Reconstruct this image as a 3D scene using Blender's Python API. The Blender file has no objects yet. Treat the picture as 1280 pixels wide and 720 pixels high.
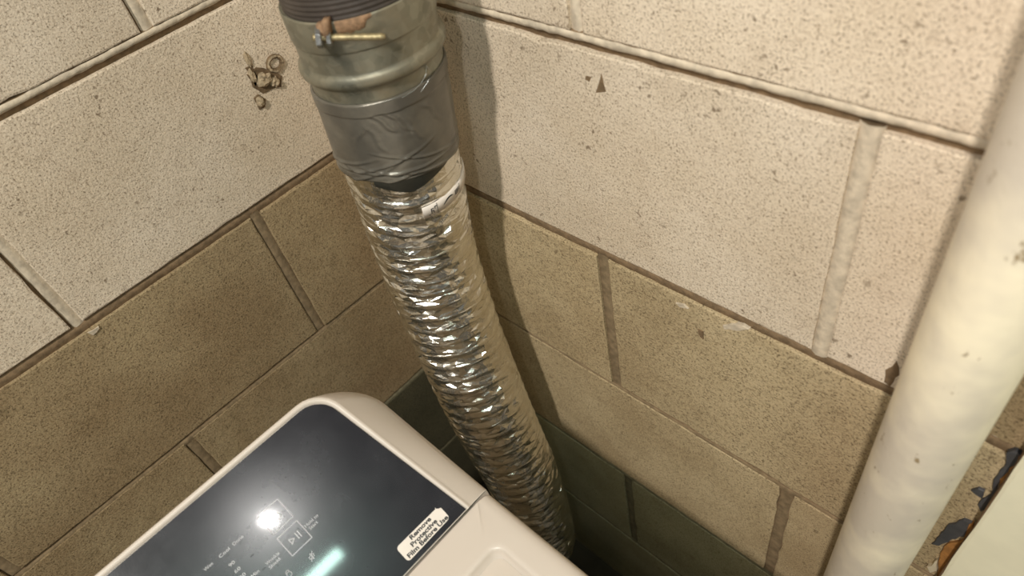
import bpy, bmesh, math, random
from mathutils import Vector, Matrix, noise

# ------------------------------------------------------------------ camera
D = bpy.data
S = bpy.context.scene
COL = S.collection
CAM = Vector((.661, -.329, .231))
RIGHT = Vector((.71862989, .67339288, -.17353132))
UP = Vector((-.40850374, .61074629, .67831678))
FWD = Vector((-.5627573, .41657052, -.71398405))
cd = D.cameras.new('camera')
cam = D.objects.new('camera', cd)
COL.objects.link(cam)
m = Matrix((RIGHT, UP, -FWD)).transposed().to_4x4()
m.translation = CAM
cam.matrix_world = m
cd.sensor_width = 36
cd.lens = 869.1 / 1280 * 36
cd.clip_start = .01
cd.dof.use_dof = True
cd.dof.focus_distance = .66
cd.dof.aperture_fstop = 7.0
S.camera = cam

# ------------------------------------------------------------------ world, lights, exposure
w = D.worlds.new('world')
S.world = w
w.use_nodes = True
w.node_tree.nodes['Background'].inputs[0].default_value = (1, .95, .86, 1)
w.node_tree.nodes['Background'].inputs[1].default_value = .065
# the two small LEDs of the phone's torch, beside the lens
LAMP = Vector((.97, -1.48, 1.74))
FLASH = CAM - RIGHT * .088 + UP * .012
for s in (-1, 1):
    ld = D.lights.new('torch_light', 'POINT')
    ld.energy = 1.2
    ld.color = (1, .965, .93)
    ld.shadow_soft_size = .004
    lo = D.objects.new('torch_light', ld)
    lo.location = FLASH + RIGHT * .004 * s
    COL.objects.link(lo)
# fluorescent tube on the ceiling of the room behind the camera
ld = D.lights.new('ceiling_tube', 'AREA')
ld.shape = 'RECTANGLE'
ld.size = 1.2
ld.size_y = .045
ld.energy = 8.5
ld.color = (.66, 1, .88)
lo = D.objects.new('ceiling_tube', ld)
lo.location = (1.52, -1.0, 1.38)
lo.rotation_euler = (0, 0, math.pi / 2)
COL.objects.link(lo)
# warm globe lamp on the ceiling, behind and to the left of the camera; the dryer throws its shadow down the wall
ld = D.lights.new('ceiling_lamp', 'AREA')
ld.shape = 'DISK'
ld.size = .11
ld.energy = 50
ld.color = (1, .94, .86)
lo = D.objects.new('ceiling_lamp', ld)
lo.location = LAMP
lo.rotation_euler = (Vector((.3, 0, -.25)) - LAMP).to_track_quat('-Z', 'Y').to_euler()
COL.objects.link(lo)
S.view_settings.view_transform = 'Standard'
S.view_settings.look = 'None'
S.view_settings.gamma = 1
S.view_settings.exposure = 0

R = random.Random(7)
H = .2032

# ------------------------------------------------------------------ helpers
def srgb(r, g, b):
    f = lambda c: (c / 255 / 12.92) if c / 255 <= .04045 else ((c / 255 + .055) / 1.055) ** 2.4
    return (f(r), f(g), f(b), 1)

class NT:
    def __init__(s, name):
        s.m = D.materials.new(name); s.m.use_nodes = True
        s.t = s.m.node_tree; s.b = s.t.nodes['Principled BSDF']
    def n(s, typ, ins={}, **kw):
        nd = s.t.nodes.new(typ)
        for k, v in kw.items(): setattr(nd, k, v)
        for k, v in ins.items(): s.set(nd.inputs[k], v)
        return nd
    def set(s, sock, v):
        if isinstance(v, bpy.types.NodeSocket): s.t.links.new(v, sock)
        else: sock.default_value = v
    def p(s, **kw):
        for k, v in kw.items(): s.set(s.b.inputs[k.replace('_', ' ')], v)
    def pos(s, scale=(1, 1, 1)):
        g = s.n('ShaderNodeNewGeometry')
        return s.n('ShaderNodeMapping', {'Vector': g.outputs['Position'], 'Scale': scale}).outputs[0]
    def noise(s, scale, detail=3, rough=.55, vec=None, dist=0):
        return s.n('ShaderNodeTexNoise', {'Vector': vec or s.pos(), 'Scale': scale, 'Detail': detail, 'Roughness': rough, 'Distortion': dist}).outputs[0]
    def ramp(s, fac, a, b, ca=(0, 0, 0, 1), cb=(1, 1, 1, 1)):
        r = s.n('ShaderNodeValToRGB', {'Fac': fac})
        e = r.color_ramp.elements
        e[0].position, e[1].position, e[0].color, e[1].color = a, b, ca, cb
        return r.outputs[0]
    def mix(s, fac, a, b, mode='MIX'):
        x = s.n('ShaderNodeMix', data_type='RGBA', blend_type=mode)
        s.set(x.inputs[0], fac); s.set(x.inputs[6], a); s.set(x.inputs[7], b)
        return x.outputs[2]
    def bump(s, h, strength, dist, normal=None):
        x = s.n('ShaderNodeBump', {'Height': h, 'Strength': strength, 'Distance': dist})
        if normal: s.set(x.inputs['Normal'], normal)
        return x.outputs[0]

def plain(name, col, rough=.5, metal=0, var=.12, scale=60, bump=0, bscale=300, spec=.5):
    t = NT(name)
    c2 = tuple(c * (1 - var) for c in col[:3]) + (1,)
    t.p(Base_Color=t.mix(t.ramp(t.noise(scale), .35, .65), c2, col), Roughness=rough, Metallic=metal)
    t.b.inputs['Specular IOR Level'].default_value = spec
    if bump: t.p(Normal=t.bump(t.noise(bscale), bump, .001))
    return t.m

def block_mat(name, base, dark, pit, speck=.5, pits=.5, stain=.35, grain=1.0, tint=None):
    t = NT(name)
    big = t.noise(7, 4)
    mid = t.noise(38, 4, .6)
    sp = t.noise(420, 2, .6)
    sp2 = t.noise(620, 3, .65)
    c = t.mix(t.ramp(big, .38, .66), tint or dark, base)
    c = t.mix(t.ramp(mid, .55, .75, (0, 0, 0, 1), (stain,) * 3 + (1,)), c, dark)
    c = t.mix(t.ramp(sp, .30, .47, (speck,) * 3 + (1,), (0, 0, 0, 1)), c, dark)
    c = t.mix(t.ramp(sp2, .36, .45, (speck * 1.3,) * 3 + (1,), (0, 0, 0, 1)), c, pit)
    c = t.mix(t.ramp(sp2, .56, .66, (0, 0, 0, 1), (speck * .5,) * 3 + (1,)), c, tuple(min(1, q * 1.35) for q in base[:3]) + (1,))
    # small irregular pits, gathered in places
    warp = t.n('ShaderNodeVectorMath', {0: t.pos(), 1: t.n('ShaderNodeVectorMath', {0: t.n('ShaderNodeTexNoise', {'Vector': t.pos(), 'Scale': 160.}).outputs[1], 3: .012}, operation='SCALE').outputs[0]}, operation='ADD').outputs[0]
    v = t.n('ShaderNodeTexVoronoi', {'Vector': warp, 'Scale': 105., 'Randomness': 1.}).outputs[0]
    gate = t.ramp(t.noise(24, 3), .50, .62)
    pm = t.n('ShaderNodeMath', {0: t.ramp(v, .13, .24, (1, 1, 1, 1), (0, 0, 0, 1)), 1: gate}, operation='MULTIPLY').outputs[0]
    v2 = t.n('ShaderNodeTexVoronoi', {'Vector': warp, 'Scale': 260., 'Randomness': 1.}).outputs[0]
    pm2 = t.n('ShaderNodeMath', {0: t.ramp(v2, .10, .22, (1, 1, 1, 1), (0, 0, 0, 1)), 1: t.ramp(t.noise(33, 3), .46, .6)}, operation='MULTIPLY').outputs[0]
    pmx = t.n('ShaderNodeMath', {0: pm, 1: pm2}, operation='MAXIMUM').outputs[0]
    c = t.mix(t.n('ShaderNodeMath', {0: pmx, 1: pits}, operation='MULTIPLY').outputs[0], c, pit)
    oi = t.n('ShaderNodeObjectInfo').outputs['Random']
    br = t.n('ShaderNodeMapRange', {'Value': oi, 'To Min': .95, 'To Max': 1.05}).outputs[0]
    c = t.mix(1, c, t.n('ShaderNodeCombineColor', {0: br, 1: br, 2: br}).outputs[0], 'MULTIPLY')
    t.p(Base_Color=c, Roughness=.9)
    t.b.inputs['Specular IOR Level'].default_value = .25
    h = t.bump(t.noise(60, 3), .25, .003)
    h = t.bump(sp, .5 * grain, .0012, h)
    h = t.bump(pmx, -.9, .0016, h)
    t.p(Normal=h)
    return t.m

M = {}
M['painted'] = block_mat('painted_block', srgb(226, 211, 190), srgb(176, 157, 134), srgb(110, 92, 72), .55, .75, .30, 1, srgb(211, 194, 170))
M['bare'] = block_mat('bare_block', srgb(196, 177, 142), srgb(134, 116, 87), srgb(88, 73, 52), .6, .5, .4, 1.1, srgb(172, 152, 118))
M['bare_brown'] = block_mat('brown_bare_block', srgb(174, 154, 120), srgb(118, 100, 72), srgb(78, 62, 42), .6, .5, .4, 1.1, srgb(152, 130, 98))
M['shaded_left'] = block_mat('shaded_left_block', srgb(92, 88, 68), srgb(62, 58, 44), srgb(36, 33, 24), .5, .5, .5, 1.1, srgb(78, 75, 57))  # console's shadow on the left wall, painted into the block colour
M['shaded_green'] = block_mat('shaded_green_block', srgb(184, 180, 148), srgb(126, 122, 96), srgb(70, 68, 50), .5, .5, .5, 1.1, srgb(158, 154, 124))  # dryer's shadow and greenish light mixed into the bare block colour
M['mortar_light'] = plain('painted_mortar', srgb(216, 201, 178), .9, 0, .3, 130, .5, 300, .2)
M['mortar_tan'] = plain('bare_mortar', srgb(146, 126, 98), .9, 0, .35, 130, .5, 300, .2)
M['mortar_brown'] = plain('dirty_mortar', srgb(134, 112, 86), .95, 0, .35, 150, .6, 300, .2)
M['mortar_dark'] = plain('shaded_mortar', srgb(128, 122, 98), .95, 0, .35, 150, .5, 300, .2)  # same shade painted into the mortar of the low courses
M['lump'] = plain('dried_mud', srgb(184, 165, 136), .95, 0, .45, 260, .8, 420, .2)
M['mud_shade'] = plain('brown_mud_shade', srgb(122, 102, 78), .95, 0, .4, 200, .6, 420, .2)  # brown for the painted shadow outlines around the mud
M['floor'] = plain('concrete_floor', srgb(96, 92, 82), .85, 0, .3, 12, .3, 200, .3)
M['white_plastic'] = plain('white_enamel', srgb(203, 192, 180), .32, 0, .03, 14, 0)
M['bezel'] = plain('bezel_plastic', srgb(205, 194, 182), .35, 0, .02, 14, 0)
M['label_white'] = plain('label_paper', srgb(226, 216, 206), .45, 0, .04, 90, 0)
M['ink'] = plain('black_ink', srgb(22, 20, 22), .5, 0, .1, 90, 0)
M['print'] = plain('white_print', srgb(196, 196, 198), .5, 0, .05, 90, 0)
M['slot'] = plain('dark_indicator', srgb(8, 8, 14), .4, 0, .1, 90, 0)
M['brass'] = plain('brass_plating', srgb(176, 160, 122), .45, .6, .35, 240, .3, 600)
M['zinc'] = plain('zinc_plating', srgb(188, 190, 188), .35, .9, .3, 200, .2, 500)
M['rust'] = plain('rusty_steel', srgb(156, 124, 94), .85, .1, .4, 260, .8, 500)
M['tar'] = plain('dark_adhesive', srgb(74, 74, 76), .6, 0, .25, 150, .4, 300)
M['rustpaint'] = plain('orange_primer', srgb(172, 120, 62), .75, 0, .35, 140, .5, 300)
M['trimpaint'] = plain('cream_gloss_paint', srgb(243, 235, 207), .4, 0, .05, 40, .12, 130)
M['wood_edge'] = plain('bare_wood_edge', srgb(140, 112, 82), .8, 0, .4, 120, .5, 300)
M['flake'] = plain('paint_flake', srgb(214, 200, 172), .6, 0, .15, 120, 0)

def m_glass():
    t = NT('black_control_glass')
    sm = t.ramp(t.noise(26, 5, .65), .4, .75, (0, 0, 0, 1), (1, 1, 1, 1))
    t.p(Base_Color=t.mix(sm, srgb(34, 33, 38), srgb(44, 43, 48)))
    t.p(Roughness=t.n('ShaderNodeMapRange', {'Value': sm, 'To Min': .23, 'To Max': .28}).outputs[0])
    t.b.inputs['Specular IOR Level'].default_value = .42
    t.b.inputs['Coat Weight'].default_value = .7
    t.b.inputs['Coat Roughness'].default_value = .055
    t.p(Normal=t.bump(t.noise(900, 2), .05, .0006))
    return t.m
M['glass'] = m_glass()

def m_pipe():
    t = NT('cream_painted_pipe')
    b = t.ramp(t.noise(9, 4, .6), .42, .62)
    c = t.mix(b, srgb(206, 195, 178), srgb(246, 234, 206))
    sp = t.ramp(t.noise(95, 4, .7, t.pos((1, 1, .55))), .66, .71)
    c = t.mix(sp, c, srgb(150, 130, 98))
    t.p(Base_Color=c, Roughness=.42)
    t.p(Normal=t.bump(t.noise(170, 3), .22, .0012))
    return t.m
M['pipe'] = m_pipe()

def m_foil():
    t = NT('aluminium_foil')
    t.p(Base_Color=t.mix(t.ramp(t.noise(50, 3), .35, .7), srgb(224, 220, 208), srgb(246, 245, 240)), Metallic=1., Roughness=.27)
    n1 = t.bump(t.noise(170, 3, .6, None, .6), .45, .0014)
    t.p(Normal=t.bump(t.noise(480, 2), .2, .0006, n1))
    return t.m
M['foil'] = m_foil()

def m_galv():
    t = NT('galvanized_steel')
    v = t.n('ShaderNodeTexVoronoi', {'Vector': t.pos(), 'Scale': 170.}).outputs['Color']
    g = t.n('ShaderNodeSeparateColor', {0: v}).outputs[0]
    c = t.mix(g, srgb(128, 129, 117), srgb(156, 156, 142))
    dust = t.ramp(t.noise(26, 5, .6), .42, .75)
    c = t.mix(dust, c, srgb(142, 130, 106))
    t.p(Base_Color=c, Metallic=t.n('ShaderNodeMapRange', {'Value': dust, 'To Min': .8, 'To Max': .35}).outputs[0],
        Roughness=t.n('ShaderNodeMapRange', {'Value': dust, 'To Min': .34, 'To Max': .6}).outputs[0])
    t.p(Normal=t.bump(t.noise(240, 2), .12, .001))
    return t.m
M['galv'] = m_galv()

def m_tape():
    t = NT('grey_duct_tape')
    c = t.mix(t.ramp(t.noise(30, 4), .4, .66), srgb(98, 94, 86), srgb(120, 115, 104))
    t.p(Base_Color=c, Metallic=.3, Roughness=.29)
    t.p(Normal=t.bump(t.noise(90, 3, .6, t.pos((1, 1, 1.6))), .2, .0012))
    return t.m
M['tape'] = m_tape()
M['tape_dark'] = plain('stretched_tape_film', srgb(66, 66, 60), .28, .4, .15, 60, .15, 200)
M['darkpipe'] = plain('dark_ribbed_hose', srgb(84, 76, 70), .5, .3, .35, 60, .2, 300)

def link(name, me, mats, parent=None, smooth=None):
    o = D.objects.new(name, me)
    if not isinstance(mats, (list, tuple)): mats = [mats]
    for x in mats: me.materials.append(x)
    COL.objects.link(o)
    if parent: o.parent = parent
    if smooth is not None:
        for p in me.polygons: p.use_smooth = smooth
    return o

def pyobj(name, verts, faces, mats, parent=None, smooth=False, idx=None):
    me = D.meshes.new(name)
    me.from_pydata([tuple(v) for v in verts], [], faces)
    if idx:
        for p, i in zip(me.polygons, idx): p.material_index = i
    me.validate()
    bm = bmesh.new(); bm.from_mesh(me)
    bmesh.ops.recalc_face_normals(bm, faces=bm.faces[:])
    bm.to_mesh(me); bm.free()
    return link(name, me, mats, parent, smooth)

def thing(name, label, cat, loc):
    o = D.objects.new(name, None); COL.objects.link(o)
    o.location = loc; o['label'] = label; o['category'] = cat
    o.empty_display_size = .05
    return o

def adopt(o, parent):
    # children are modelled in world coordinates; keep them there
    o.parent = parent
    o.matrix_parent_inverse = Matrix.Translation(parent.location).inverted()
    return o

def loft(rings, closed=True, cap0=False, cap1=False):
    V, F = [], []
    n = len(rings[0])
    for r in rings: V += [tuple(p) for p in r]
    for i in range(len(rings) - 1):
        for j in range(n if closed else n - 1):
            k = (j + 1) % n
            F.append((i * n + j, i * n + k, (i + 1) * n + k, (i + 1) * n + j))
    if cap0: F.append(tuple(range(n - 1, -1, -1)))
    if cap1: F.append(tuple((len(rings) - 1) * n + j for j in range(n)))
    return V, F

def round_poly(cs, n=7):
    """cs: list of (x, y, radius), counter-clockwise; n+1 samples per corner."""
    out = []
    for i, (x, y, r) in enumerate(cs):
        p = Vector((x, y)); a = Vector(cs[i - 1][:2]) - p; b = Vector(cs[(i + 1) % len(cs)][:2]) - p
        a.normalize(); b.normalize()
        ang = a.angle(b); d = r / math.tan(ang / 2)
        s, e = p + a * d, p + b * d
        c = p + (a + b).normalized() * (r / math.sin(ang / 2))
        v0, v1 = s - c, e - c
        for k in range(n + 1):
            t = k / n
            if r > 1e-5:
                w_ = v0.angle(v1)
                v = (v0 * math.sin((1 - t) * w_) + v1 * math.sin(t * w_)) / math.sin(w_)
            out.append(c + v if r > 1e-5 else p.copy())
    return out

# ------------------------------------------------------------------ block walls
FLOOR = -5 * H
TOP = 3 * H
def wp(side, s, z, d):
    """wall point: s along the wall from the corner, z height, d out into the room"""
    return (s, -d, z) if side == 'right' else (d, -s, z)

def slab(side, name, s1):
    o0, o1 = -.02, -.10
    if side == 'right': a, b = (-.10, .02, FLOOR), (s1, .10, TOP)
    else: a, b = (-.10, -s1, FLOOR), (-.02, .02, TOP)
    V = [(x, y, z) for x in (a[0], b[0]) for y in (a[1], b[1]) for z in (a[2], b[2])]
    F = [(0, 1, 3, 2), (4, 6, 7, 5), (0, 4, 5, 1), (2, 3, 7, 6), (0, 2, 6, 4), (1, 5, 7, 3)]
    o = pyobj(name, V, F, M['mortar_tan'])
    o['kind'] = 'structure'
    return o

LEN = {'right': 1.20, 'left': 1.35}
WALL = {s: slab(s, 'wall_' + s, LEN[s]) for s in ('right', 'left')}
G = .0060          # half of a joint

def zone(k):
    return 'painted' if k <= 0 else ('bare' if k <= 2 else 'shaded_green')

def block(side, s0, s1, z0, z1, mat):
    """one concrete block: a face with worn, uneven arrises"""
    step = .016
    per = []
    ns, nz = max(2, int((s1 - s0) / step)), max(2, int((z1 - z0) / step))
    for i in range(ns): per.append((s0 + (s1 - s0) * i / ns, z0))
    for i in range(nz): per.append((s1, z0 + (z1 - z0) * i / nz))
    for i in range(ns): per.append((s1 - (s1 - s0) * i / ns, z1))
    for i in range(nz): per.append((s0, z1 - (z1 - z0) * i / nz))
    cs, cz = (s0 + s1) / 2, (z0 + z1) / 2
    hs, hz = (s1 - s0) / 2, (z1 - z0) / 2
    def inset(p, d):
        return (cs + (p[0] - cs) * (hs - d) / hs, cz + (p[1] - cz) * (hz - d) / hz)
    off = R.uniform(-.0008, .0008)
    r0 = [wp(side, *p, -.021) for p in per]
    r1, r2 = [], []
    for p in per:
        chip = .0025 if R.random() < .05 else 0
        a = R.uniform(-.0004, .0006)
        q = inset(p, a + chip * .6); r1.append(wp(side, *q, -.0006 + off))
        q = inset(p, .0009 + a + R.uniform(0, .0009) + chip); r2.append(wp(side, *q, off))
    V, F = loft([r0, r1, r2], cap1=True)
    return pyobj('concrete_block', V, F, mat, WALL[side])

def strip(side, a, b, half, prof, mats, z_or_s, bed=True, jit=.00035):
    """mortar joint: prof = list of (t in -1..1, depth, material index) swept from a to b"""
    n = max(2, int((b - a) / .006))
    rings = []
    for i in range(n + 1):
        u = a + (b - a) * i / n
        ring = []
        for t, d, _ in prof:
            v = z_or_s + t * half + R.uniform(-jit, jit) * (0 if abs(t) == 1 else 1)
            dd = d + R.uniform(-jit, jit) * .8
            ring.append(wp(side, u, v, dd) if bed else wp(side, v, u, dd))
        rings.append(ring)
    V, F = loft(rings, closed=False)
    idx = [prof[j][2] for i in range(n) for j in range(len(prof) - 1)]
    return pyobj('mortar_joint', V, F, mats, WALL[side], True, idx)

JOINTS = {('right', 0): [.151, .557, .9634, 1.19], ('right', 1): [.358, .764, 1.1704],
          ('left', 0): [.354, .760, 1.166], ('left', 1): [.153, .558, .9644]}
W2 = .0072
for side in ('right', 'left'):
    for k in range(-2, 5):           # course k lies between z = -k*H and z = -(k+1)*H ... k <= -1 above joint 0
        pass
    for k in range(-3, 5):
        ztop, zbot = -k * H, -(k + 1) * H
        par = k % 2
        js = [0.0] + [j for j in JOINTS[(side, par)] if j < LEN[side] - .02] + [LEN[side]]
        mat = M[zone(k)]
        for i in range(len(js) - 1):
            s0 = js[i] + (0 if i == 0 else G); s1 = js[i + 1] - (G if i < len(js) - 2 else 0)
            if i == 0: s0 = -.019 if side == 'right' else .0015
            gb, gt = (G if k + 1 <= 1 else .0034), (G if k <= 1 else .0034)
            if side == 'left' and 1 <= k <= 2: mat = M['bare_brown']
            if side == 'left' and k > 2: mat = M['shaded_left']
            block(side, s0, s1, zbot + gb, ztop - gt, mat)
        ml = M['mortar_light'] if k <= 0 else (M['mortar_tan'] if k <= 2 else M['mortar_dark'])
        for s in js[1:-1]:
            if side == 'right' and k == 0 and abs(s - .557) < .01:      # proud painted joint
                prof = [(-1, -.003, 0), (-.7, -.0012, 0), (-.2, .0003, 0), (.35, .0000, 0), (.8, -.002, 0), (.9, -.004, 1), (1, -.005, 1)]
            elif k <= 0:
                prof = [(-1, -.004, 0), (-.4, -.0025, 0), (.2, -.0022, 0), (.55, -.005, 1), (1, -.006, 1)]
            else:
                prof = [(-1, -.003, 1), (-.75, -.0020, 0), (.6, -.0022, 0), (.8, -.0045, 1), (1, -.005, 1)]
            strip(side, zbot + G - .003, ztop - G + .003, W2, prof, [ml, M['mortar_brown'] if k <= 2 else M['mortar_dark']], s, False)
    for k in range(-2, 5):           # bed joints at z = -k*H
        z = -k * H
        up = M['mortar_light'] if k <= 0 else (M['mortar_tan'] if k <= 2 else M['mortar_dark'])
        lo_ = M['mortar_brown'] if k <= 2 else M['mortar_dark']
        if k <= 0:      # painted ledge above, raw dirty groove below
            prof = [(1, -.0055, 1), (.84, -.0040, 1), (.74, -.0014, 0), (.40, -.0006, 0), (.02, -.0010, 0), (-.12, -.0030, 1), (-.6, -.0045, 1), (-1, -.0050, 1)]
        elif k == 1:
            prof = [(1, -.0060, 1), (.55, -.0050, 1), (.3, -.0025, 1), (-.3, -.0022, 1), (-.7, -.0030, 1), (-1, -.0035, 1)]
        else:
            prof = [(1, -.0050, 1), (.25, -.0048, 1), (.0, -.0022, 0), (-.5, -.0012, 0), (-1, -.0016, 0)]
        strip(side, .001, LEN[side], W2, prof, [up, lo_], z, True, .0004)

# floor
V = [(x, y, z) for x in (-.10, 1.9) for y in (-1.9, .10) for z in (FLOOR - .05, FLOOR)]
o = pyobj('floor', V, [(0, 1, 3, 2), (4, 6, 7, 5), (0, 4, 5, 1), (2, 3, 7, 6), (0, 2, 6, 4), (1, 5, 7, 3)], M['floor'])
o['kind'] = 'structure'

# flakes and patches stuck on the right wall beside the trim
def patch(name, side, pts, mat, parent, base=.0004, th=.0012, jit=.0012, label=None):
    ps = []
    for i, p in enumerate(pts):
        q = pts[(i + 1) % len(pts)]
        L = math.hypot(q[0] - p[0], q[1] - p[1])
        n = max(1, int(L / .005))
        for k in range(n):
            t = k / n
            ps.append((p[0] + (q[0] - p[0]) * t + R.uniform(-jit, jit), p[1] + (q[1] - p[1]) * t + R.uniform(-jit, jit)))
    cx = sum(p[0] for p in ps) / len(ps); cz = sum(p[1] for p in ps) / len(ps)
    r0 = [wp(side, *p, base - .004) for p in ps]
    r1 = [wp(side, *p, base + th * .6) for p in ps]
    r2 = [wp(side, cx + (p[0] - cx) * .9, cz + (p[1] - cz) * .94, base + th) for p in ps]
    V, F = loft([r0, r1, r2], cap1=True)
    o = pyobj(name, V, F, mat, parent)
    if label: o['label'] = label
    return o
wr = WALL['right']
patch('adhesive_patch', 'right', [(.6732, -.3561), (.6741, -.3383), (.6761, -.3166), (.6801, -.2993), (.6851, -.2983), (.6881, -.3181), (.6818, -.3336), (.6774, -.3516)], M['tar'], wr, label='large dark grey adhesive patch')
patch('adhesive_patch', 'right', [(.6762, -.2615), (.6781, -.2541), (.6824, -.2539), (.6841, -.2636), (.6786, -.2638)], M['tar'], wr, jit=.0008, label='small dark grey adhesive spot')
patch('adhesive_patch', 'right', [(.6862, -.2557), (.683, -.2371), (.6835, -.2177), (.6815, -.2042), (.6847, -.1986), (.688, -.2027), (.6875, -.2194), (.6865, -.2343), (.687, -.2472), (.6893, -.2703), (.6863, -.2796), (.6824, -.2737), (.6838, -.2666)], M['tar'], wr, jit=.0008, label='narrow dark grey adhesive streak')
patch('primer_patch', 'right', [(.6848, -.2325), (.6868, -.2229), (.6874, -.2019), (.6899, -.1996), (.6899, -.229), (.6883, -.2443)], M['rustpaint'], wr, .001, jit=.0006, label='upper orange primer patch')
patch('primer_patch', 'right', [(.6871, -.3989), (.6839, -.378), (.68, -.3595), (.6811, -.341), (.688, -.3245), (.6853, -.301), (.6873, -.2954), (.6917, -.3223), (.691, -.3495), (.6924, -.39)], M['rustpaint'], wr, .001, jit=.0006, label='lower orange primer patch')
patch('paint_flake', 'right', [(.6781, -.3889), (.6804, -.384), (.6811, -.368), (.6825, -.3787), (.6844, -.3866), (.6813, -.3951)], M['flake'], wr, .002, jit=.0006, label='pale curled paint flake')
# paint worn away beside the trim
patch('worn_patch', 'right', [(.659, -.040), (.6868, -.050), (.6868, -.196), (.655, -.196), (.652, -.120)], M['bare_brown'], wr, .0001, .0004, .0012)
# a few marks of the wall's own
DRIPS = ([(.4799, -.2170), (.4881, -.2104), (.4982, -.2054), (.5031, -.2069), (.4953, -.2143), (.4815, -.2219)], [(.4360, -.2186), (.4446, -.2151), (.4478, -.2181), (.4400, -.2211)])
SPOTS = ([(.4574, -.2397), (.4620, -.2386), (.4638, -.2481), (.4598, -.2465)], [(.6016, -.1815), (.6061, -.1690), (.6096, -.1804), (.6066, -.1957), (.6028, -.1952)], [(.3634, -.0253), (.3684, -.0252), (.3666, -.0289), (.3623, -.0288)])
patch('dirt_mark', 'right', [(.3775, -.0190), (.3708, -.0360), (.3796, -.0335)], M['mortar_brown'], wr, 0, .0004, .0006)
patch('mortar_splash', 'left', [(.3517, -.2111), (.3416, -.2113), (.3405, -.2148), (.3506, -.2172)], M['mortar_light'], WALL['left'], 0, .0009, .0010)
for pts in DRIPS: patch('mortar_splash', 'right', pts, M['mortar_light'], wr, 0, .0009, .0010)
for pts in SPOTS: patch('dirt_mark', 'right', pts, M['mortar_brown'], wr, 0, .0004, .0008)

# dried mud left by wasps on the left wall
def lump(cs, cz, rs, rz, h, seed):
    n = 14
    rings = []
    ph = [noise.noise((seed * 3.1, i * .9, 0)) for i in range(n)]
    for f, d in ((1.0, -.003), (.96, .15), (.8, .7), (.45, 1.0)):
        ring = []
        for i in range(n):
            a = i / n * 2 * math.pi
            q = f * (1 + .38 * ph[i]) * (1 + R.uniform(-.05, .05))
            ring.append(wp('left', cs + rs * q * math.cos(a), cz + rz * q * math.sin(a), d if d < 0 else h * d * R.uniform(.8, 1.15)))
        rings.append(ring)
    V, F = loft(rings, cap1=True)
    return pyobj('mud_lump', V, F, M['lump'], WALL['left'])
for pts in ([(.090, -.071), (.079, -.070), (.071, -.074), (.0575, -.090), (.064, -.099), (.074, -.096), (.084, -.096), (.090, -.084)], [(.095, -.095), (.088, -.094), (.084, -.101), (.088, -.109), (.096, -.108)], [(.0888, -.0645), (.0815, -.064), (.080, -.082), (.0895, -.086)]):
    patch('mud_shade', 'left', pts, M['mud_shade'], WALL['left'], .0003, .0005, .0012)  # flat brown patches painted as the shadow around the lumps
lump(.077, -.0835, .009, .0075, .006, 1)
lump(.068, -.091, .006, .006, .005, 2)
lump(.091, -.101, .0045, .006, .005, 3)
lump(.086, -.075, .0035, .008, .003, 4)
lump(.083, -.059, .0035, .009, .002, 5)
def mud_ring(cs, cz, rad, tube, sq):
    n, k = 22, 7
    rings = []
    for i in range(n):
        a = i / n * 2 * math.pi
        tr = tube * (1 + .4 * noise.noise((i * .8, 3, cs * 40)))
        rings.append([wp('left', cs + (rad + tr * math.cos(b)) * math.cos(a), cz + sq * (rad + tr * math.cos(b)) * math.sin(a), tr * .9 * math.sin(b) + .0005) for b in (j / k * 2 * math.pi for j in range(k))])
    rings.append(rings[0])
    V, F = loft(rings)
    return pyobj('mud_ring', V, F, [M['lump'], M['mud_shade']], WALL['left'], False, [0 if 0 < j % 7 < 2 else 1 for j in range(22 * 7)])  # ring sides take the painted shadow brown, crest stays mud
mud_ring(.059, -.0750, .0078, .0025, .9)

# ------------------------------------------------------------------ painted trim board at the right
def boxpts(a, b): return [(x, y, z) for x in (a[0], b[0]) for y in (a[1], b[1]) for z in (a[2], b[2])]
def board():
    n = 60
    rings = []
    for i in range(n + 1):
        z = FLOOR + .001 + (TOP - FLOOR - .001) * i / n
        j = R.uniform(-.0007, .0007)
        rings.append([(.6875 + j, .0002, z), (.6875 + j, -.0105, z), (.6881 + R.uniform(-.0006, .0009), -.0118, z), (.690, -.0125, z), (.86, -.0125, z), (.86, .0002, z)])
    V, F = loft(rings, closed=True, cap0=True, cap1=True)
    idx = []
    for i in range(n): idx += [1, 1, 0, 0, 0, 0]
    o = pyobj('trim_1', V, F, [M['trimpaint'], M['wood_edge']], None, False, idx + [0, 0])
    o['kind'] = 'structure'
board()

# ------------------------------------------------------------------ cream pipe
def tube(path, radf, seg=40, cap=False):
    rings = []
    for i, p in enumerate(path):
        p = Vector(p)
        t = (Vector(path[min(i + 1, len(path) - 1)]) - Vector(path[max(i - 1, 0)])).normalized()
        x = t.orthogonal() if abs(t.z) < .9 else t.cross(Vector((0, 1, 0)))
        x.normalize(); y = t.cross(x)
        r = radf(i) if callable(radf) else radf
        rings.append([p + (x * math.cos(a) + y * math.sin(a)) * r for a in (j / seg * 2 * math.pi for j in range(seg))])
    return loft(rings, cap0=cap, cap1=cap)
PX, PY = .6427, -.0530
V, F = tube([(PX, PY, FLOOR + (TOP - FLOOR) * i / 60) for i in range(61)], .0241, 48, True)
po = pyobj('drain_pipe', V, F, M['pipe'], None, True)
po['label'] = 'vertical cream painted pipe standing close to the right block wall beside the trim board'
po['category'] = 'pipe'

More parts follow.
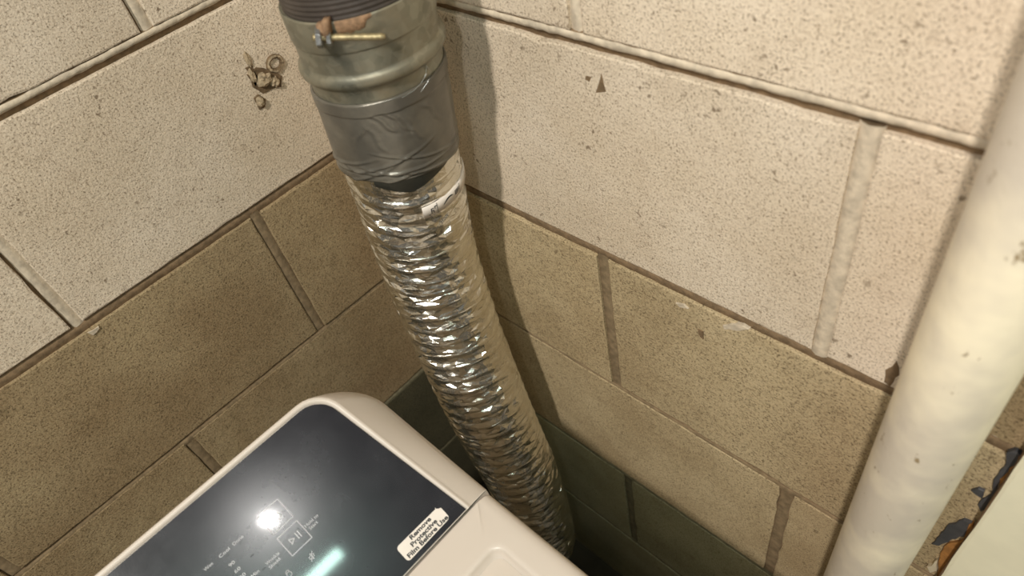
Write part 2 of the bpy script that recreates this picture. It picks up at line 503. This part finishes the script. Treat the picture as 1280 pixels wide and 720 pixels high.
# ------------------------------------------------------------------ vent duct
ZS = [.7, .3, .06, 0, -.05, -.11, -.2, -.25, -.3, -.36, -.42, -.5, -.6, -.75, -.80]
XS = [.262, .262, .256, .240, .235, .222, .206, .207, .211, .222, .234, .241, .250, .248, .246]
YS = [-.093, -.093, -.091, -.085, -.087, -.083, -.081, -.083, -.085, -.089, -.092, -.090, -.085, -.080, -.080]
def _ip(z, A):
    for i in range(len(ZS) - 1):
        if z >= ZS[i + 1]:
            t = (z - ZS[i + 1]) / (ZS[i] - ZS[i + 1]); return A[i + 1] + (A[i] - A[i + 1]) * min(1, t)
    return A[-1]
def axis(z):
    ks = (-.03, -.015, 0, .015, .03)
    return Vector((sum(_ip(z + k, XS) for k in ks) / 5, sum(_ip(z + k, YS) for k in ks) / 5))
def dp(phi, z, r):
    c = axis(z); a = math.radians(phi)
    return Vector((c.x + r * math.cos(a), c.y + r * math.sin(a), z))

duct = thing('vent_duct', 'round vent duct of galvanized collar, grey tape and crinkled silver foil hose', 'duct', (axis(-.8).x, axis(-.8).y, FLOOR))
def part(name, VF, mats, parent=None, smooth=True, idx=None):
    o = pyobj(name, VF[0], VF[1], mats, None, smooth, idx)
    if parent is None: adopt(o, duct)
    else:
        o.parent = parent
        o.matrix_parent_inverse = parent.matrix_parent_inverse.copy() if parent.parent is None else Matrix.Translation(duct.location).inverted() if False else Matrix()
    return o
def ring(z, r, seg=96, f=None):
    return [dp(j / seg * 360, z, r + (f(j / seg * 360, z) if f else 0)) for j in range(seg)]

# dark ribbed hose above the collar
rr = []
z = .52
while z > .045:
    k = int(round((.52 - z) / .00085))
    rr.append(ring(z, .0482 + (.0006 if k % 4 < 2 else 0), 72))
    z -= .00085
hose_top = part('ribbed_hose', loft(rr), M['darkpipe'])
hose_top['label'] = 'dark ribbed hose above the collar'
# galvanized collar with a rolled bead
prof = [(.058, .0478), (.0595, .0486), (.0600, .0495), (.0590, .0499), (.040, .0499), (.0215, .0499), (.0200, .0501), (.0184, .0518), (.0160, .0531), (.0138, .0535), (.0116, .0531), (.0098, .0518), (.0086, .0500), (.0070, .0496), (.0045, .0493), (.0, .0491), (-.03, .0490)]
collar = part('steel_collar', loft([ring(a, b, 110, lambda p, z: .0004 * noise.noise((p * .02, z * 30, 0))) for a, b in prof]), M['galv'])
# clamp band
prof = [(.0595, .0497), (.0606, .0502), (.0604, .0508), (.0590, .0510), (.0390, .0510), (.0376, .0508), (.0370, .0504), (.0372, .0498)]
band = part('hose_clamp', loft([ring(a, b, 110) for a, b in prof]), M['galv'])
def sub(name, VF, mat, parent, smooth=True):
    o = pyobj(name, VF[0], VF[1], mat, None, smooth)
    o.parent = parent                 # parent mesh already stores world coordinates under the duct's inverse
    return o
ta = dp(-66, .0545, .0575); tb = dp(-22, .0452, .0560)
tb = ta + (dp(-44, .0498, .056) - ta).normalized() * 0 + (tb - ta)
V, F = tube([ta + (tb - ta) * t for t in [i / 46 for i in range(47)]], lambda i: (.0022 if i < 14 or i % 2 else .00200) if i < 45 else .0017, 14, True)
sub('clamp_bolt', (V, F), M['brass'], band)
dirb = (tb - ta).normalized()
def nut(c, axis_, r, h, n=6):
    x = axis_.orthogonal().normalized(); y = axis_.cross(x)
    rings = []
    for t, q in ((-.5, .86), (-.36, 1), (.36, 1), (.5, .86)):
        rings.append([c + axis_ * h * t + (x * math.cos(a) + y * math.sin(a)) * r * q for a in (j / n * 2 * math.pi for j in range(n))])
    return loft(rings, cap0=True, cap1=True)
sub('clamp_nut', nut(ta + dirb * .0035, dirb, .0066, .0036), M['zinc'], band, False)
sub('clamp_nut', nut(ta + dirb * .0094, dirb, .0054, .0028), M['zinc'], band, False)
# two rusty ears that carry the bolt, standing off the band
def ear(phi, z0, z1, th, out, skew):
    e_t = Vector((-math.sin(math.radians(phi)), math.cos(math.radians(phi)), 0))
    rings = []
    n = 9
    for i in range(n + 1):
        t = i / n
        zz = z0 + (z1 - z0) * t
        o_ = .0506 + out * math.sin(math.pi * min(1, t * .8 + .15)) ** .6
        wob = .0006 * noise.noise((phi, t * 4, 0))
        a = dp(phi + skew * t, zz, .0495); b = dp(phi + skew * t, zz, o_)
        rings.append([a - e_t * (th + wob), b - e_t * (th * .9 + wob), b + e_t * (th * .8 + wob), a + e_t * th])
    return loft(rings, cap0=True, cap1=True)
sub('clamp_ear', ear(-61, .0615, .0475, .0022, .0062, 2), M['rust'], band, True)
sub('clamp_ear', ear(-55.5, .0640, .0500, .0019, .0078, -2), M['rust'], band, True)
# rusty stretch of the band to the right of the ears
n1 = 12
rings = []
for i in range(n1 + 1):
    p = -52 + 26 * i / n1
    lo2 = .0520 + .0028 * (i / n1) ** 2 + R.uniform(-.0007, .0007) + (.004 if i > 9 else 0)
    rings.append([dp(p, .0606, .0505), dp(p, .0600, .0514), dp(p, lo2, .0514), dp(p, lo2 - .0004, .0508)])
sub('rust_patch', loft(rings, closed=False), M['rust'], band)

# grey tape: wrinkled wrap, lower folds run around and droop
FOLDS = []                # ridges that run around the lower tape: centre angle, half span, height, droop, slant, width, size
for pc, hw, zc, dr, sl, wd, am in ((-55, 60, -.0580, .0040, .010, .0011, .0012), (-35, 75, -.0640, .0050, -.006, .0012, .0014), (-20, 55, -.0700, .0040, -.012, .0012, .0013),
                               (-75, 50, -.0700, .0030, .014, .0013, .0012), (-50, 40, -.0745, .0025, .004, .0010, .0011), (0, 60, -.0610, .0040, -.016, .0010, .0010),
                               (120, 80, -.062, .003, .006, .0012, .0012), (190, 70, -.068, .003, -.006, .0012, .0012), (250, 60, -.060, .003, .008, .0012, .0012)):
    FOLDS.append((pc, hw, zc, dr, sl, wd, am))
PUCK = [(-38, -.0230, 8, -.0080, .0012), (-26, -.0250, 9, -.0100, .0012), (-48, -.0350, 5, -.0110, .0010), (-17, -.0330, 6, -.0120, .0010), (-60, -.0290, 6, .0080, .0007), (5, -.0300, 8, -.0100, .0008)]
def tape_f(p, z):
    t = (-.004 - z) / .08
    pn = (p + 180) % 360 - 180
    a = math.radians(p)
    c, s = math.cos(a), math.sin(a)
    f = .0010 * noise.noise((c * 2.2, s * 2.2, z * 30))
    for pc, hw, zc, dr, sl, wd, am in FOLDS:
        d = (p - pc + 180) % 360 - 180
        if abs(d) < hw:
            q = d / hw
            e = (z - (zc - dr * (1 - q * q) + sl * q)) / wd
            f += am * (1 - q * q) ** .7 * (math.exp(-e * e) - .45 * math.exp(-(e + 2) ** 2 / 1.5))
    for pc, zc, dp_, dz, am in PUCK:          # slanting puckers under the hem
        x, y = (pn - pc) * .00087, z - zc
        L = math.hypot(dp_ * .00087, dz)
        ux, uy = dp_ * .00087 / L, dz / L
        al, ac = x * ux + y * uy, x * uy - y * ux
        ac -= .0012 * math.sin(al * 260)
        f += am * math.exp(-(al / L) ** 4) * (math.exp(-(ac / .0011) ** 2) - .5 * math.exp(-((ac - .0022) / .0013) ** 2))
    if t < .13: f += .0007
    return f
n2 = 84
tr = [ring(-.0035, .0494, 180)]
for i in range(n2 + 1):
    row = []
    for j in range(180):
        p = j / 180 * 360
        bot = -.0800 + .0055 * math.cos(math.radians(p + 95)) + .0016 * noise.noise((math.cos(math.radians(p)) * 3, math.sin(math.radians(p)) * 3, 9)) 
        topz = -.0040 + .0008 * noise.noise((math.cos(math.radians(p)) * 3, math.sin(math.radians(p)) * 3, 1))
        zt = topz + (bot - topz) * i / n2
        row.append(dp(p, zt, .0504 + tape_f(p, zt) - (.0004 if i == 0 else 0)))
    tr.append(row)
tr.append([dp(j / 180 * 360, tr[-1][j].z - .0002, .0486) for j in range(180)])
tape = part('duct_tape', loft(tr), M['tape'])
# smooth stretched film below the tape (dark triangle)
rings = []
for i in range(25):
    p = -62 + 80 * i / 24
    u = i / 24
    top = -.0725
    low = -.0805 - .0125 * (1 - abs(u - .40) / .6 if u > .4 else u / .4) 
    rings.append([dp(p, top + (low - top) * t, .0498 + .0004 * math.sin(t * 3.1) + .0004 * noise.noise((p * .08, t * 3, 0))) for t in (0, .2, .4, .6, .8, 1)])
film = sub('tape_tail', loft(rings, closed=False), M['tape_dark'], tape)
film['label'] = 'smooth darker tail of tape'
# thin loose threads below the bead
def thread(pts, r=.00022):
    return tube([dp(*p) for p in pts], r, 6)
sub('thread', thread([(8, .0068, .0500), (4, .002, .0518), (-2, -.002, .0516), (-10, -.0045, .0514), (-20, -.0055, .0514)]), M['zinc'], tape)
sub('thread', thread([(8, .0070, .0500), (10, .001, .0516), (4, -.004, .0520), (-4, -.008, .0518)]), M['zinc'], tape)

# crinkled foil hose: helical wire rib and crushed facets between the turns
def foil():
    seg = 42
    pitch = .0182
    z0 = -.066
    path = []
    z = z0
    while z > -.80: path.append((axis(z).x, axis(z).y, z)); z -= .002
    # hidden elbow behind the machine
    a = Vector(path[-1])
    for i in range(1, 40):
        t = i / 39 * math.pi / 2
        path.append((a.x - .045 * math.sin(t) ** 2, a.y - .11 * (1 - math.cos(t)), a.z - .11 * math.sin(t)))
    b = Vector(path[-1])
    for i in range(1, 50): path.append((b.x, b.y - .003 * i, b.z))
    path = [Vector(p) for p in path]
    L = [0]
    for i in range(1, len(path)): L.append(L[-1] + (path[i] - path[i - 1]).length)
    def at(s):
        s = max(0, min(L[-1] - 1e-6, s))
        lo, hi = 0, len(L) - 1
        while hi - lo > 1:
            md = (lo + hi) // 2
            if L[md] <= s: lo = md
            else: hi = md
        t = (s - L[lo]) / (L[hi] - L[lo])
        return path[lo].lerp(path[hi], t), (path[hi] - path[lo]).normalized()
    rows = [0, .07, .17, .34, .52, .68, .84, .93]
    rib = {0: .0009, .07: .0006, .93: .0006, .17: .0, .84: .0}
    total = int(L[-1] / pitch)
    rings = []
    for k in range(total):
        for f in rows:
            ringp = []
            for j in range(seg):
                ph = j / seg
                jt = R.uniform(-.35, .35) if f not in rib else R.uniform(-.1, .1)
                ang = (ph + jt / seg) * 2 * math.pi
                s = (k + f + ph * .9 - .9) * pitch * 1.0 + (R.uniform(-.0010, .0010) if f not in rib else R.uniform(-.0003, .0003))
                cuff = min(1, max(0, (s - .014) / .012))
                c, t = at(s)
                # frame that keeps angle measured like dp()
                if abs(t.z) > .5:
                    x = Vector((1, 0, 0)) - t * t.x
                    x.normalize()
                else:
                    x = Vector((1, 0, 0))
                y = Vector((0, 1, 0)); y = (y - t * y.dot(t) - x * y.dot(x))
                if y.length < .15: y = Vector((0, 0, 1))
                y.normalize()
                r = .0478
                if f in rib: r += rib[f] * cuff + R.uniform(-.0003, .0003)
                else: r += (R.uniform(-.0017, .0015) - .0006) * (.25 + .75 * cuff)
                ringp.append(c + (x * math.cos(ang) + y * math.sin(ang)) * r)
            rings.append(ringp)
    # helix: last column joins the first one pitch further on, so leave a closed seam strip
    V, F = loft(rings, closed=False)
    n = seg
    step = len(rows)
    sh = round(.9 * step)
    for i in range(len(rings) - 1):
        a0, a1 = i * n + n - 1, (i + 1) * n + n - 1
        i2 = i + sh
        if i2 + 1 < len(rings): F.append((a0, i2 * n, (i2 + 1) * n, a1))
    T = []
    for q in F:
        if R.random() < .5: T += [(q[0], q[1], q[2]), (q[0], q[2], q[3])]
        else: T += [(q[0], q[1], q[3]), (q[1], q[2], q[3])]
    return V, T
fo = part('foil_hose', foil(), M['foil'], None, False)
# paper spec strip stuck around the top of the foil
def strip_patch(p0, p1, za, zb, r, n=20, skew=0):
    rings = []
    for i in range(n + 1):
        u = i / n
        p = p0 + (p1 - p0) * u
        rings.append([dp(p, za + skew * u, r - .0012), dp(p, za + skew * u, r), dp(p, (za + zb) / 2 + skew * u, r + .0002), dp(p, zb + skew * u, r), dp(p, zb + skew * u, r - .0012)])
    return loft(rings, closed=False)
spec = part('spec_label', strip_patch(-26, 62, -.1140, -.1265, .0502, 26, .001), M['label_white'])
spec['label'] = 'white printed paper strip'
def mark(p0, p1, za, zb, r=.0506): return strip_patch(p0, p1, za, zb, r, 3)
# the printed marks that can be made out: a black curve, small figures and thin rules
def joinVF(lst):
    V, F = [], []
    for v, f in lst:
        b = len(V); V += v; F += [tuple(i + b for i in q) for q in f]
    return V, F
def arc_mark():
    rings = []
    for i in range(13):
        u = i / 12
        p = -4 + 13 * u
        zc = -.1215 + .0042 * math.sin(u * math.pi * .75)
        w_ = .0007 * math.sin(math.pi * (u * .84 + .08)) + .0003
        rings.append([dp(p, zc + w_, .0507), dp(p, zc - w_, .0507)])
    return loft(rings, closed=False)
marks = [arc_mark()]
for p in (-11.5, 20.5, 38.0): marks.append(mark(p, p + .5, -.1145, -.1258))
marks += [mark(12.5, 13.3, -.1170, -.1215), mark(15.6, 16.4, -.1170, -.1215), mark(12.5, 16.4, -.1170, -.1177), mark(12.5, 16.4, -.1190, -.1197), mark(12.5, 16.4, -.1209, -.1216),
          mark(17.4, 18.1, -.1170, -.1216), mark(17.4, 19.6, -.1170, -.1177), mark(17.4, 19.6, -.1190, -.1197),
          mark(-18, -17.2, -.1180, -.1235), mark(-18, -15, -.1180, -.1187), mark(-18, -15, -.1205, -.1212), mark(-15.6, -14.9, -.1205, -.1238), mark(-14.2, -11.5, -.1168, -.1174), mark(-14, -13.3, -.1168, -.1200),
          mark(-20.3, -19.5, -.1236, -.1245)]
sub('print', joinVF(marks), M['ink'], spec)

# ------------------------------------------------------------------ dryer
TH = math.radians(33.9)
X0, Z0 = .4095, -.25                 # hinge line of the sloped panel, meets the deck
def pp(v, u, h=0):
    """panel point: v = y coordinate, u = up the slope, h = proud of it"""
    h += (v + .327) * .029               # sideways tilt shaped to bring the torch reflection to its spot
    return Vector((X0 - u * math.cos(TH) + h * math.sin(TH), v, Z0 + u * math.sin(TH) + h * math.cos(TH)))
YL = -.80
dry = thing('dryer', 'white clothes dryer with sloped black touch panel in the corner below the duct', 'dryer', (.5, -.5, FLOOR))
def dpart(name, VF, mats, parent=None, smooth=True, sharp=None):
    o = pyobj(name, VF[0], VF[1], mats, None, smooth)
    if parent is None: adopt(o, dry)
    else: o.parent = parent
    if smooth and sharp:
        o.data.set_sharp_from_angle(angle=math.radians(sharp))
    return o
def plan(x0, x1, y0, y1, rb, rf, z, n=7):
    # counter-clockwise: front-left, front-right, rear-right, rear-left
    return [Vector((p.x, p.y, z)) for p in round_poly([(x1, y0, rf), (x1, y1, rf), (x0, y1, rb), (x0, y0, rb)], n)]
XB, XF, YR = .263, .74, -.2140
body = dpart('cabinet', loft([plan(XB + .004, XF, YL, YR - .003, .028, .012, z) for z in (FLOOR + .02, -.275)], cap0=True, cap1=True), M['white_plastic'], None, True, 40)
for x in (XB + .05, XF - .05):
    for y in (YL + .05, YR - .05):
        V, F = tube([(x, y, FLOOR + .0005), (x, y, FLOOR + .03)], .018, 20, True)
        dpart('foot', (V, F), M['slot'], None, True, 40)
# top deck with a sunken cover
dk = []
for d, z in ((0, -.2755), (0, -.262), (.0006, -.2575), (.0025, -.2535), (.006, -.2510), (.011, -.2500)):
    dk.append(plan(.4112 + min(d, .0012), XF - d, YL + d, YR - d, .0006 + d * .08, .012, z))
RX0, RX1, RY0, RY1 = .4465, .62, -.70, -.2405
for d, z in ((-.011, -.2499), (-.004, -.2492), (-.001, -.2494), (0, -.2502), (.0006, -.2520), (.0022, -.2570), (.0035, -.2580)):
    dk.append(plan(RX0 + d, RX1 - d, RY0 + d, RY1 - d, .009 - d * .5, .009, z))
deck = dpart('top_panel', loft(dk, cap0=True), M['white_plastic'], None, True, 50)
dpart('sunken_cover', loft([plan(RX0 + .0031, RX1 - .0031, RY0 + .0031, RY1 - .0031, .008, .008, -.2575), plan(RX0 + .0040, RX1 - .0040, RY0 + .0040, RY1 - .0040, .0075, .008, -.2572)], cap0=True, cap1=True), M['white_plastic'], None, True, 40)

# sloped console
def slope_ring(off, h, n=7):
    """glass outline grown by off"""
    yr0, yr1 = -.2362 + off * .75, -.2590 + off          # right edge at front / at back
    yl0, yl1 = YL + .022 - off * .75, YL + .045 - off
    f = -.0004 if off > 0 else .0004
    ub = .1385 + off
    c = round_poly([(yl0, f, .0004), (yr0, f, .0004), (yr1, ub, .020 + off), (yl1, ub + .004, .020 + off)], n)
    return [pp(p.x, p.y, h) for p in c]
base = plan(XB, .4104, YL, YR, .030, .0006, -.2755)
base2 = plan(XB, .4104, YL, YR, .030, .0006, -.2570)
base3 = plan(XB, .4098, YL + .0005, YR - .0005, .030, .0006, -.2520)
top = slope_ring(.0048, .0000)
cr = [base, base2]
for t in (.0, .12, .25, .4, .55, .7, .84, .94):
    cr.append([Vector((b.x + (a.x - b.x) * t ** 1.7, b.y + (a.y - b.y) * t ** 1.9, b.z + (a.z - b.z) * t)) for a, b in zip(top, base3)])
cr.append(top)
cr.append(slope_ring(.0040, .0009))
cr.append(slope_ring(.0026, .0011))
cr.append(slope_ring(.0012, .0007))
cr.append(slope_ring(.0002, -.0012))
cons = dpart('console', loft(cr, cap0=True, cap1=True), M['bezel'], None, True, 50)
glass = dpart('control_panel', loft([slope_ring(-.0001, -.0008), slope_ring(-.0002, .0000), slope_ring(-.0005, .0002)], cap0=True, cap1=True), M['glass'], None, False)
glass['label'] = 'glossy black touch panel'

# text and symbols lie in the plane of the panel: reading direction is +y, up is up the slope
PM = Matrix((Vector((0, 1, 0)), Vector((-math.cos(TH), 0, math.sin(TH))), Vector((math.sin(TH), 0, math.cos(TH))))).transposed().to_4x4()
def text_vf(s, v, u, width, hgt=None, h=.00035, bold=0):
    cu = D.curves.new('lettering', 'FONT'); cu.body = s; cu.size = 1; cu.offset = bold
    cu.resolution_u = 3
    tmp = D.objects.new('lettering', cu); COL.objects.link(tmp)
    dg = bpy.context.evaluated_depsgraph_get()
    me = D.meshes.new_from_object(tmp.evaluated_get(dg))
    xs = [q.co.x for q in me.vertices]; x0, x1 = min(xs), max(xs)
    k = width / (x1 - x0); ky = hgt or k
    V = [tuple(pp(v + (q.co.x - x0) * k, u + q.co.y * ky, h)) for q in me.vertices]
    F = [tuple(p.vertices) for p in me.polygons]
    D.objects.remove(tmp); D.curves.remove(cu); D.meshes.remove(me)
    return V, F
def line_vf(pts, wd=.0003, h=.00035, closed=False):
    V, F = [], []
    n = len(pts)
    for i in range(n if closed else n - 1):
        a, b = Vector(pts[i]), Vector(pts[(i + 1) % n])
        d = (b - a).normalized(); q = Vector((-d.y, d.x)) * wd
        a2, b2 = a - d * wd, b + d * wd
        k = len(V)
        for p in (a2 - q, b2 - q, b2 + q, a2 + q): V.append(tuple(pp(p.x, p.y, h)))
        F.append((k, k + 1, k + 2, k + 3))
    return V, F
def flat(name, VF, mat, parent):
    me = D.meshes.new(name); me.from_pydata(VF[0], [], VF[1])
    return link(name, me, mat, parent, False)
LS = .0030
for s, v, u, wd in (('Done', -.3667, .0977, .0080), ('Cool', -.3778, .0977, .0080), ('Wet', -.3897, .0980, .0067), ('90', -.3770, .0887, .0043), ('60', -.3770, .0830, .0043), ('30', -.3770, .0777, .0043), ('Min', -.3712, .0728, .0056),
                    ('Hold to', -.3258, .0728, .0112), ('Start', -.3247, .0695, .0070), ('Wrinkle', -.3597, .0722, .0106), ('Shield', -.3597, .0689, .0086)):
    flat('lettering', text_vf(s, v, u, wd, .0031), M['print'], glass)
for v, u, wd in ((-.3735, .0960, .0028), (-.3856, .0957, .0032), (-.3625, .0960, .0026), (-.3784, .0899, .0016), (-.3784, .0842, .0016), (-.3784, .0790, .0016), (-.3625, .0844, .0018), (-.3625, .0722, .0018)):
    flat('indicator', line_vf([(v - wd / 2, u), (v + wd / 2, u)], .0004, .00034), M['slot'], glass)
def circ(cx, cy, r, a0, a1, n=16): return [(cx + r * math.cos(math.radians(a0 + (a1 - a0) * i / n)), cy + r * math.sin(math.radians(a0 + (a1 - a0) * i / n))) for i in range(n + 1)]
flat('key_frame', line_vf([(-.3441, .0848), (-.3271, .0848), (-.3271, .1015), (-.3441, .1015)], .00025, closed=True), M['print'], glass)
flat('key_frame', line_vf([(-.3442, .0650), (-.3271, .0650), (-.3271, .0810), (-.3442, .0810)], .00025, closed=True), M['print'], glass)
flat('power_symbol', joinVF([line_vf(circ(-.3352, .0926, .0028, 125, 415)), line_vf([(-.3352, .0962), (-.3352, .0930)])]), M['print'], glass)
flat('play_symbol', joinVF([line_vf([(-.3392, .0710), (-.3392, .0750), (-.3360, .0730)], closed=True), line_vf([(-.3335, .0707), (-.3335, .0753)]), line_vf([(-.3315, .0707), (-.3315, .0753)])]), M['print'], glass)
flat('mute_symbol', joinVF([line_vf([(-.3372, .0546), (-.3372, .0562), (-.3362, .0562), (-.3350, .0576), (-.3350, .0532), (-.3362, .0546)], .0002, closed=True), line_vf([(-.3374, .0530), (-.3332, .0580)], .0002), line_vf([(-.3341, .0545), (-.3334, .0562)], .0002)]), M['print'], glass)
flat('lock_symbol', joinVF([line_vf(circ(-.3532, .0574, .0017, 0, 360, 12), .0002), line_vf(circ(-.3532, .0592, .0012, 0, 180, 8), .0003)]), M['print'], glass)

# white film sticker, one corner nicked
def sticker():
    c = [(p.x, p.y) for p in round_poly([(-.2912, .0042, .0026), (-.2490, .0046, .0030), (-.2490, .0172, .0026), (-.2912, .0176, .0026)], 6)]
    out = []
    for x, y in c:
        if x > -.2525 and y > .0150: x -= .0016 + .0006 * math.sin(x * 9000); y += .0008 * math.sin(x * 5000)
        out.append((x, y))
    return loft([[pp(x, y, .0001) for x, y in out], [pp(x, y, .0004) for x, y in out]], cap1=True)
st = dpart('film_sticker', sticker(), M['label_white'], None, False)
st['label'] = 'white sticker with black lettering'
for s, v, u, wd in (('Remove', -.2795, .0135, .0198), ('Protective', -.2822, .0093, .0246), ('Film Before Use', -.2890, .0054, .0390)):
    flat('lettering', text_vf(s, v, u, wd, .0047, .0006, .030), M['ink'], st)
